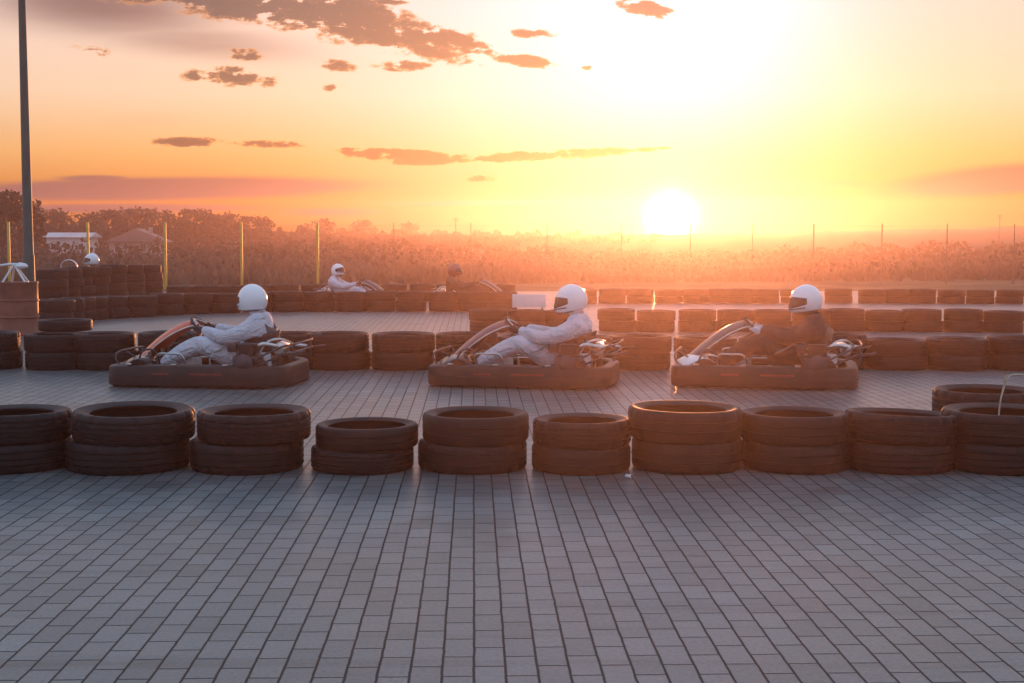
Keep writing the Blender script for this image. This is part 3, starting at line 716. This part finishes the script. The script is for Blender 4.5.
# folded white trestle on the barrel
tr = empty('folded_trestle', (X(17, d), d, .742)); tag(tr, 'white folded trestle with splayed legs on top of the rusty barrel', 'trestle')
lg = [((-.14, -.12, 0), (-.02, -.02, .235)), ((.17, -.10, 0), (.0, -.02, .235)), ((-.10, .14, 0), (-.02, .02, .235)), ((.14, .12, 0), (.0, .02, .235))]
for a, b in lg: MB().tube([a, b], .014, 8).build('leg', M['white_plastic'], tr)
tp = MB().tube(smooth_line([(-.22, 0, .235), (-.08, 0, .25), (.06, .0, .245), (.16, 0, .225)], 5), [.016] * 5 + [.02] * 5 + [.035] * 5 + [.02], 10); tp.build('top_rail', M['white_plastic'], tr)
MB().ball((.09, 0, .225), (.09, .06, .035), 14, 8).build('pad', M['white_plastic'], tr)
# things lying on the tall pile of tyres
zt = .004 + 4 * .191
def helmet_on(px, d_, z):
    e = empty('crash_helmet', (X(px, d_, z), d_, z)); tag(e, 'spare white crash helmet resting on the tall tyre pile', 'helmet')
    helmet_parts(e, (0, 0, .125), R(200), 0, M['helmet'], M['visor'])
    for ch in [x for x in bpy.data.objects if x.parent == e]: ch.name = 'shell'
helmet_on(92, 29.2, zt)
MB_ = MB()
pts = [(.16 * math.cos(a), 0, .15 * math.sin(a)) for a in [math.pi * i / 14 for i in range(15)]]
MB_.grid([[Vector(p) + Vector((0, y, 0)) + Vector(p).normalized() * .012 * math.cos(y * 16) for y in (-.07, -.035, 0, .035, .07)] for p in pts])
fe = MB_.build('fender', M['white_plastic']); fe.modifiers.new('thick', 'SOLIDIFY').thickness = .01; fe.location = (X(70, 28.0), 28.0, zt + .002); fe.rotation_euler = (0, 0, R(8))
tag(fe, 'curved white plastic fender lying on the tall tyre pile', 'fender')
# white board leaning by the right-hand far row
bo = empty('white_board', (X(529, 20.65), 20.65, .004)); tag(bo, 'white rectangular board standing behind the right-hand far tyre row', 'board')
MB().box((0, 0, .42), (.50, .02, .20), bev=.004).build('panel', M['white_plastic'], bo)
for s in (-1, 1): MB().tube([(s * .2, .012, 0), (s * .2, .012, .5)], .012, 8).build('post', M['dark_steel'], bo)
# dry weed growing in the near row
wx, wy = X(996, 8.14), 8.14
wd_ = MB().tube(smooth_line([(0, 0, 0), (.005, .0, .2), (.012, .0, .36), (.03, 0, .46), (.045, 0, .505)], 5), [.005] * 15 + [.0065] * 6, 7)
wd_.tube(smooth_line([(.045, 0, .505), (.06, 0, .535), (.09, .01, .55), (.15, .02, .548), (.19, .02, .53)], 4), [.006] * 6 + [.005] * 8 + [.003] * 3, 6)
wd_.tube(smooth_line([(.04, 0, .49), (.035, -.01, .53), (.05, -.02, .555)], 4), [.008] * 5 + [.004] * 4, 6)
we = wd_.build('dry_weed', M['weed']); we.location = (wx, wy, .004); tag(we, 'dry bent weed stem growing from the hole of the near tyre stack', 'weed')
lm = MB(); rn = random.Random(4)
P = [[Vector((.016 * (i / 3 - 1) + rn.uniform(-.004, .004), .012 * (j / 3 - 1) + rn.uniform(-.004, .004), .010 + rn.uniform(-.006, .014))) for j in range(7)] for i in range(7)]
li = lm.grid(P).build('paper_scrap', M['paper'], None, False); li.modifiers.new('thick', 'SOLIDIFY').thickness = .001
li.location = (X(628, 7.72), 7.72, .010); tag(li, 'tiny crumpled white paper scrap on the paving before the near tyres', 'paper')

# ------------------------------------------------------------------ lamp post
d = 20.3
lp = empty('lamp_post', (X(30.5, d), d, .004)); tag(lp, 'tall dark lamp post rising out of the frame at far left', 'lamp post')
H_ = 5.02
MB().tube([(0, 0, 0), (0, 0, 1.1), (0, 0, 1.12), (0, 0, H_)], [.088, .082, .072, .050], 16).build('pole', M['pole'], lp)
MB().lathe([(.0001, .03), (.17, .03), (.19, .015), (.19, 0), (.0001, 0)], 20, None, False).build('base_plate', M['pole'], lp)
MB().box((.0, -.12, .75), (.09, .02, .34), bev=.004).build('service_door', M['pole'], lp)
MB().tube(smooth_line([(0, 0, H_ - .02), (.1, -.2, H_ + .12), (.35, -.8, H_ + .2)], 5), .03, 10).build('arm', M['pole'], lp)
lh = MB().box((.48, -1.1, H_ + .2), (.26, .62, .11), Matrix.Rotation(R(-23), 3, 'Z').to_4x4().to_3x3(), .03).build('lamp_head', M['pole'], lp)

# ------------------------------------------------------------------ fence
fa, fb_ = Vector((X(-67, 35.7), 35.7, 0)), Vector((X(1082, 41.3), 41.3, 0))
fe = empty('wire_fence', fa); tag(fe, 'long wire fence with thin yellow posts along the far track edge', 'fence')
pts_px = [-67, 10, 89, 166, 242, 318, 394, 471, 547, 621, 690, 752, 813, 881, 946, 1013, 1082]
loc = []
for i, px in enumerate(pts_px):
    u = (px + 67) / 1149; dd = 35.7 + 5.6 * u; p = Vector((X(px, dd), dd, 0)) - fa; loc.append(p)
    m = M['yellow'] if px < 330 else M['wire']  # other posts grey and thinner: sun glare put into their colour and width
    pw = .065 if px < 330 else (.020 if px < 800 else .032)
    MB().box((p.x, p.y, .89), (pw, pw * .7, 1.78), bev=.006).build('post', m, fe)
wm = MB()
for z in (.06, 1.70): wm.tube([p + Vector((0, .032, z)) for p in loc], .0018, 4)
for i in range(len(loc) - 1):
    a, b = loc[i], loc[i + 1]
    for k in range(0, 34):
        t0 = k / 34 * 1.0
        for sg in (-1, 1):
            x0 = t0; x1 = t0 + sg * .82
            za, zb = .06, 1.70
            if x1 > 1: zb = za + (zb - za) * (1 - x0) / (x1 - x0); x1 = 1
            if x1 < 0: zb = za + (zb - za) * (x0) / (x0 - x1); x1 = 0
            A = a.lerp(b, x0) + Vector((0, .034 + .004 * sg, za)); B = a.lerp(b, x1) + Vector((0, .034 + .004 * sg, zb))
            w3 = Vector((.0012, 0, 0))
            wm.quad([A - w3, A + w3, B + w3, B - w3])
wm.build('wire_mesh', M['wire'], fe, fix=False)

# ------------------------------------------------------------------ vegetation and far country
rv = random.Random(21)
def sun_gap(x, y):                          # how far plants are shaped low to let sunlight through, by bearing
    b = math.degrees(math.atan2(x, y)); return max(0, 1 - abs(b - 7.0) / 11.0)
sb = MB()
for i in range(15000):
    t = rv.random(); y = 38.5 + 70 * t ** 1.7; x = (rv.random() * 2 - 1) * (y * .5 + 8)
    if y < 37.5 + max(0, (x + 15) * .19) + 1.0: continue
    px = 512 + x / y * F
    hh = .62 * (.42 + .22 * math.sin(x * .35 + y * .2) * rv.random() + rv.random() * .35)
    hh *= (1 - .62 * sun_gap(x, y)); hh = max(.22, hh)
    for k in range(4):
        a = rv.uniform(0, 3.14); wdt = rv.uniform(.018, .05) * (1 + y / 70); ox, oy = rv.gauss(0, .10), rv.gauss(0, .10)
        lx, ly = rv.gauss(0, .34) * hh, rv.gauss(0, .34) * hh; h2 = hh * rv.uniform(.6, 1.1)
        cx, cy = math.cos(a) * wdt, math.sin(a) * wdt
        b0 = Vector((x + ox, y + oy, 0))
        v = [sb.bm.verts.new(b0 + Vector((-cx, -cy, 0))), sb.bm.verts.new(b0 + Vector((cx, cy, 0))), sb.bm.verts.new(b0 + Vector((cx * .9 + lx * .5, cy * .9 + ly * .5, h2 * .6))), sb.bm.verts.new(b0 + Vector((lx, ly, h2)))]
        sb.bm.faces.new(v)
tag(sb.build('dry_reeds', M['scrub'], None, False, False), kind='stuff')

def crown_mesh(seed, leaf, n=900, open_=.0):
    r = random.Random(seed); mb = MB(); cl = []
    for i in range(15):
        a = r.uniform(0, 6.28); e = r.uniform(-.35, 1.0); rr = r.uniform(.25, .44)
        cl.append((Vector((math.cos(a) * rr * math.cos(e * 1.3), math.sin(a) * rr * math.cos(e * 1.3), .62 + .30 * math.sin(e * 1.4))), r.uniform(.10, .19)))
    for i in range(n):
        c, s = r.choice(cl); v = Vector((r.gauss(0, 1), r.gauss(0, 1), r.gauss(0, .8))); p = c + v.normalized() * s * r.uniform(.3, 1.1) ** .6
        q = r.uniform(.018, .045); u = Vector((r.gauss(0, 1), r.gauss(0, 1), r.gauss(0, 1))).normalized(); t = u.cross(Vector((r.gauss(0, 1), r.gauss(0, 1), r.gauss(0, 1)))).normalized()
        mb.quad([p + u * q, p + t * q * .7, p - u * q, p - t * q * .7])
    tk = MB(); tk.tube(smooth_line([(0, 0, 0), (.01, .0, .2), (-.01, .01, .45), (0, 0, .7)], 4), [.035 - .002 * i for i in range(13)], 7)
    for c, s in cl[:9]: tk.tube(smooth_line([(0, 0, r.uniform(.2, .4)), tuple(c * .5 + Vector((0, 0, .2))), tuple(c)], 3), [.014, .013, .011, .010, .008, .006, .004], 5)
    return mb.mesh('crown', leaf, False, False), tk.mesh('trunk', M['bark'])
protos = [crown_mesh(1, M['leaf_a'], 1100), crown_mesh(2, M['leaf_b'], 800), crown_mesh(3, M['leaf_c'], 950), crown_mesh(4, M['leaf_a'], 850)]
def tree(kind, px, d_, top, spread, label, group):
    h = Zat(top, d_) * 1.02
    t = empty('tree', (X(px, d_), d_, 0), rv.uniform(0, 6.28)); tag(t, label, 'tree', group)
    for me, nm in zip(protos[kind], ('crown', 'trunk')):
        o = bpy.data.objects.new(nm, me); COL.objects.link(o); o.parent = t; o.scale = (h * spread, h * spread, h)
SK = 'trees along the skyline'
for a in [(0, 3, 60, 193, 1.0, 'big dark tree at the left frame edge, left of the lamp post'),
          (0, -20, 64, 200, 1.1, 'dark tree half outside the left frame edge'),
          (2, 20, 70, 207, .9, 'dark tree directly left of the lamp post, behind the pole'),
          (1, 48, 108, 211, 1.3, 'broad bushy tree just right of the lamp post on the skyline'),
          (3, 68, 108, 212, 1.1, 'dark tree behind the white roofed building'),
          (0, 104, 108, 211, 1.2, 'round dark tree between white building and gabled house'),
          (1, 133, 111, 210, 1.3, 'round crowned tree above the gabled house roof'),
          (2, 153, 111, 211, 1.2, 'lighter tree just left of the third fence post'),
          (3, 176, 111, 211, 1.1, 'airy tree just right of the third fence post'),
          (0, 193, 111, 210, 1.3, 'tallest dense tree of the skyline left of the fourth post'),
          (2, 207, 115, 217, 1.3, 'low dense bush tree beside the tallest skyline tree'),
          (1, 231, 113, 215, 1.2, 'round tree just left of the fourth fence post'),
          (0, 252, 113, 217, 1.4, 'flat wide tree just right of the fourth fence post'),
          (3, 319, 129, 219, 1.1, 'small round tree behind the fifth fence post top'),
          (2, 362, 144, 222, 1.2, 'small lone tree above the far white-helmeted driver'),
          (1, 407, 151, 224, 1.3, 'low tree on the skyline between the two far drivers')]:
    tree(a[0], a[1], a[2], a[3], a[4], a[5], SK)
# the far wood: one mass behind the trees one can tell apart
fw = MB()
def wood(px0, px1, d0, d1, top0, top1, n, q0, q1):
    for i in range(n):
        t = rv.random(); px = px0 + (px1 - px0) * t; dd = rv.uniform(d0, d1); top = top0 + (top1 - top0) * t
        hh = Zat(top, dd) * (.80 + .16 * math.sin(px * .09) * math.sin(px * .23 + 1) + .06 * math.sin(px * .61))
        p = Vector((X(px, dd), dd, max(.1, hh * (rv.random() ** .75)))); q = rv.uniform(q0, q1)
        u = Vector((rv.gauss(0, 1), rv.gauss(0, .6), rv.gauss(0, 1))).normalized(); tt = u.cross(Vector((rv.gauss(0, 1), rv.gauss(0, 1), rv.gauss(0, 1)))).normalized()
        fw.quad([p + u * q, p + tt * q * .7, p - u * q, p - tt * q * .7])
wood(-60, 330, 118, 142, 212, 226, 9000, .13, .36)
wood(250, 660, 140, 158, 226, 232, 8000, .13, .33)
wood(640, 1100, 148, 160, 233.5, 236, 3500, .13, .33)
wood(-700, -60, 95, 150, 208, 206, 3000, .3, .8); wood(1100, 1500, 130, 158, 226, 222, 3000, .3, .8)
tag(fw.build('far_wood', M['leaf_b'], None, False, False), kind='stuff')
# hedge scrub before the wood, lower
hs = MB()
for i in range(5200):
    px = rv.uniform(-40, 1060); dd = rv.uniform(74, 104)
    hh = 1.35 * (.75 + .3 * math.sin(px * .05) * math.sin(px * .13)) * (1 - .65 * max(0, 1 - abs(px - 680) / 260))  # hedge shaped lower towards the sun to let its light through
    p = Vector((X(px, dd), dd, max(.05, hh * rv.random()))); q = rv.uniform(.09, .26)
    u = Vector((rv.gauss(0, 1), rv.gauss(0, 1), rv.gauss(0, 1))).normalized(); tt = u.cross(Vector((rv.gauss(0, 1), rv.gauss(0, 1), rv.gauss(0, 1)))).normalized()
    hs.quad([p + u * q, p + tt * q * .7, p - u * q, p - tt * q * .7])
for i in range(9000):
    y = rv.uniform(46, 78); x = (rv.random() * 2 - 1) * (y * .46 + 6)
    v_ = math.sin(x * .55 + y * .31) + math.sin(x * .23 - y * .47 + 2)
    if v_ < .25: continue
    hh = .75 * (.5 + .32 * v_) * (1 - .6 * sun_gap(x, y)); p = Vector((x, y, max(.03, hh * rv.random() ** .8))); q = rv.uniform(.04, .12)
    u = Vector((rv.gauss(0, 1), rv.gauss(0, 1), rv.gauss(0, 1))).normalized(); tt = u.cross(Vector((rv.gauss(0, 1), rv.gauss(0, 1), rv.gauss(0, 1)))).normalized()
    hs.quad([p + u * q, p + tt * q * .7, p - u * q, p - tt * q * .7])
tag(hs.build('scrub_bushes', M['leaf_c'], None, False, False), kind='stuff')
# hill on the right
P = []
for i in range(41):
    px = 520 + 1000 * i / 40; row_ = []
    for j in range(9):
        dd = 134 + 27 * j / 8; u = max(0, (px - 560) / 464); top = Zat(235 - 9.5 * min(1.35, u) ** 1.2, 152)
        hh = max(0, top) * math.sin(math.pi * min(1, j / 6) * .5) * (.96 + .03 * math.sin(i * 1.7))
        row_.append(Vector((X(px, dd) if X(px, dd) < 146 else 146, dd, hh - .02)))
    P.append(row_)
tag(MB().grid(P).build('hill', M['hill']), kind='structure')

# buildings
def house(px, d_, wid, dep, eave, ridge, wall, roof, label, rz=0, nwin=3, ridge_x=True):
    h = empty('house', (X(px, d_), d_, 0), rz); tag(h, label, 'building')
    MB().box((0, 0, eave / 2), (wid, dep, eave)).build('wall', wall, h, False)
    ov = .25; a, b = wid / 2 + ov, dep / 2 + ov; r = MB()
    if ridge_x: pr = [(-b, eave + .01), (0, ridge), (b, eave + .01)]; P = [[Vector((x, y, z)) for y, z in pr] for x in (-a, a)]
    else: pr = [(-a, eave + .01), (0, ridge), (a, eave + .01)]; P = [[Vector((x, y, z)) for x, z in pr] for y in (-b, b)]
    vs = [[r.bm.verts.new(p) for p in q] for q in P]
    for i in (0, 1): r.bm.faces.new((vs[0][i], vs[0][i + 1], vs[1][i + 1], vs[1][i]))
    for q in vs: r.bm.faces.new(q)
    r.bm.faces.new((vs[0][0], vs[0][2], vs[1][2], vs[1][0]))
    ro = r.build('roof', roof, h, False)
    for i in range(nwin):
        x = -wid / 2 + wid * (i + .5) / nwin
        w_ = MB().box((x, -dep / 2 - .02, eave * .55), (wid / nwin * .42, .05, eave * .36)).build('window', M['wallw'], h, False)
        MB().box((x, -dep / 2 - .05, eave * .55), (wid / nwin * .32, .03, eave * .28)).build('pane', M['window'], w_, False)
    return h, ro
house(73, 98, 2.9, 2.4, 1.4, 1.75, M['wallw'], M['roofw'], 'low white building with pale roof between lamp post and second fence post', 0, 3)
hh_, ro = house(140, 94, 3.6, 2.8, 1.1, 2.0, M['wallb'], M['roof'], 'brown house with a broad gabled roof left of the third fence post', R(6), 3, False)
MB().box((.7, .25, 1.85), (.25, .25, .5)).build('chimney', M['wallb'], ro, False)
def mast(px, d_, top, label):
    h = Zat(top, d_); m = empty('mast', (X(px, d_), d_, 0)); tag(m, label, 'mast', 'thin masts on the skyline')
    MB().tube([(0, 0, 0), (0, 0, h)], [.08, .04], 6).build('pole', M['dark_steel'], m)
    for z in (.95, .90): MB().box((0, 0, h * z), (.55, .04, .04)).build('crossbar', M['dark_steel'], m)
mast(999, 130, 214, 'thin mast with crossbars on the right hill')
mast(456, 125, 217, 'thin mast on the skyline above the second far driver')

# ------------------------------------------------------------------ output settings
scn.view_settings.view_transform = 'Standard'; scn.view_settings.look = 'None'; scn.view_settings.exposure = .35; scn.view_settings.gamma = 1
scn.render.engine = 'CYCLES'
cy = scn.cycles
cy.use_denoising = True
try: cy.denoiser = 'OPENIMAGEDENOISE'
except Exception: pass
cy.max_bounces = 4; cy.diffuse_bounces = 2; cy.glossy_bounces = 3; cy.transmission_bounces = 3; cy.volume_bounces = 0; cy.transparent_max_bounces = 4
cy.sample_clamp_indirect = 4
bpy.context.view_layer.update()
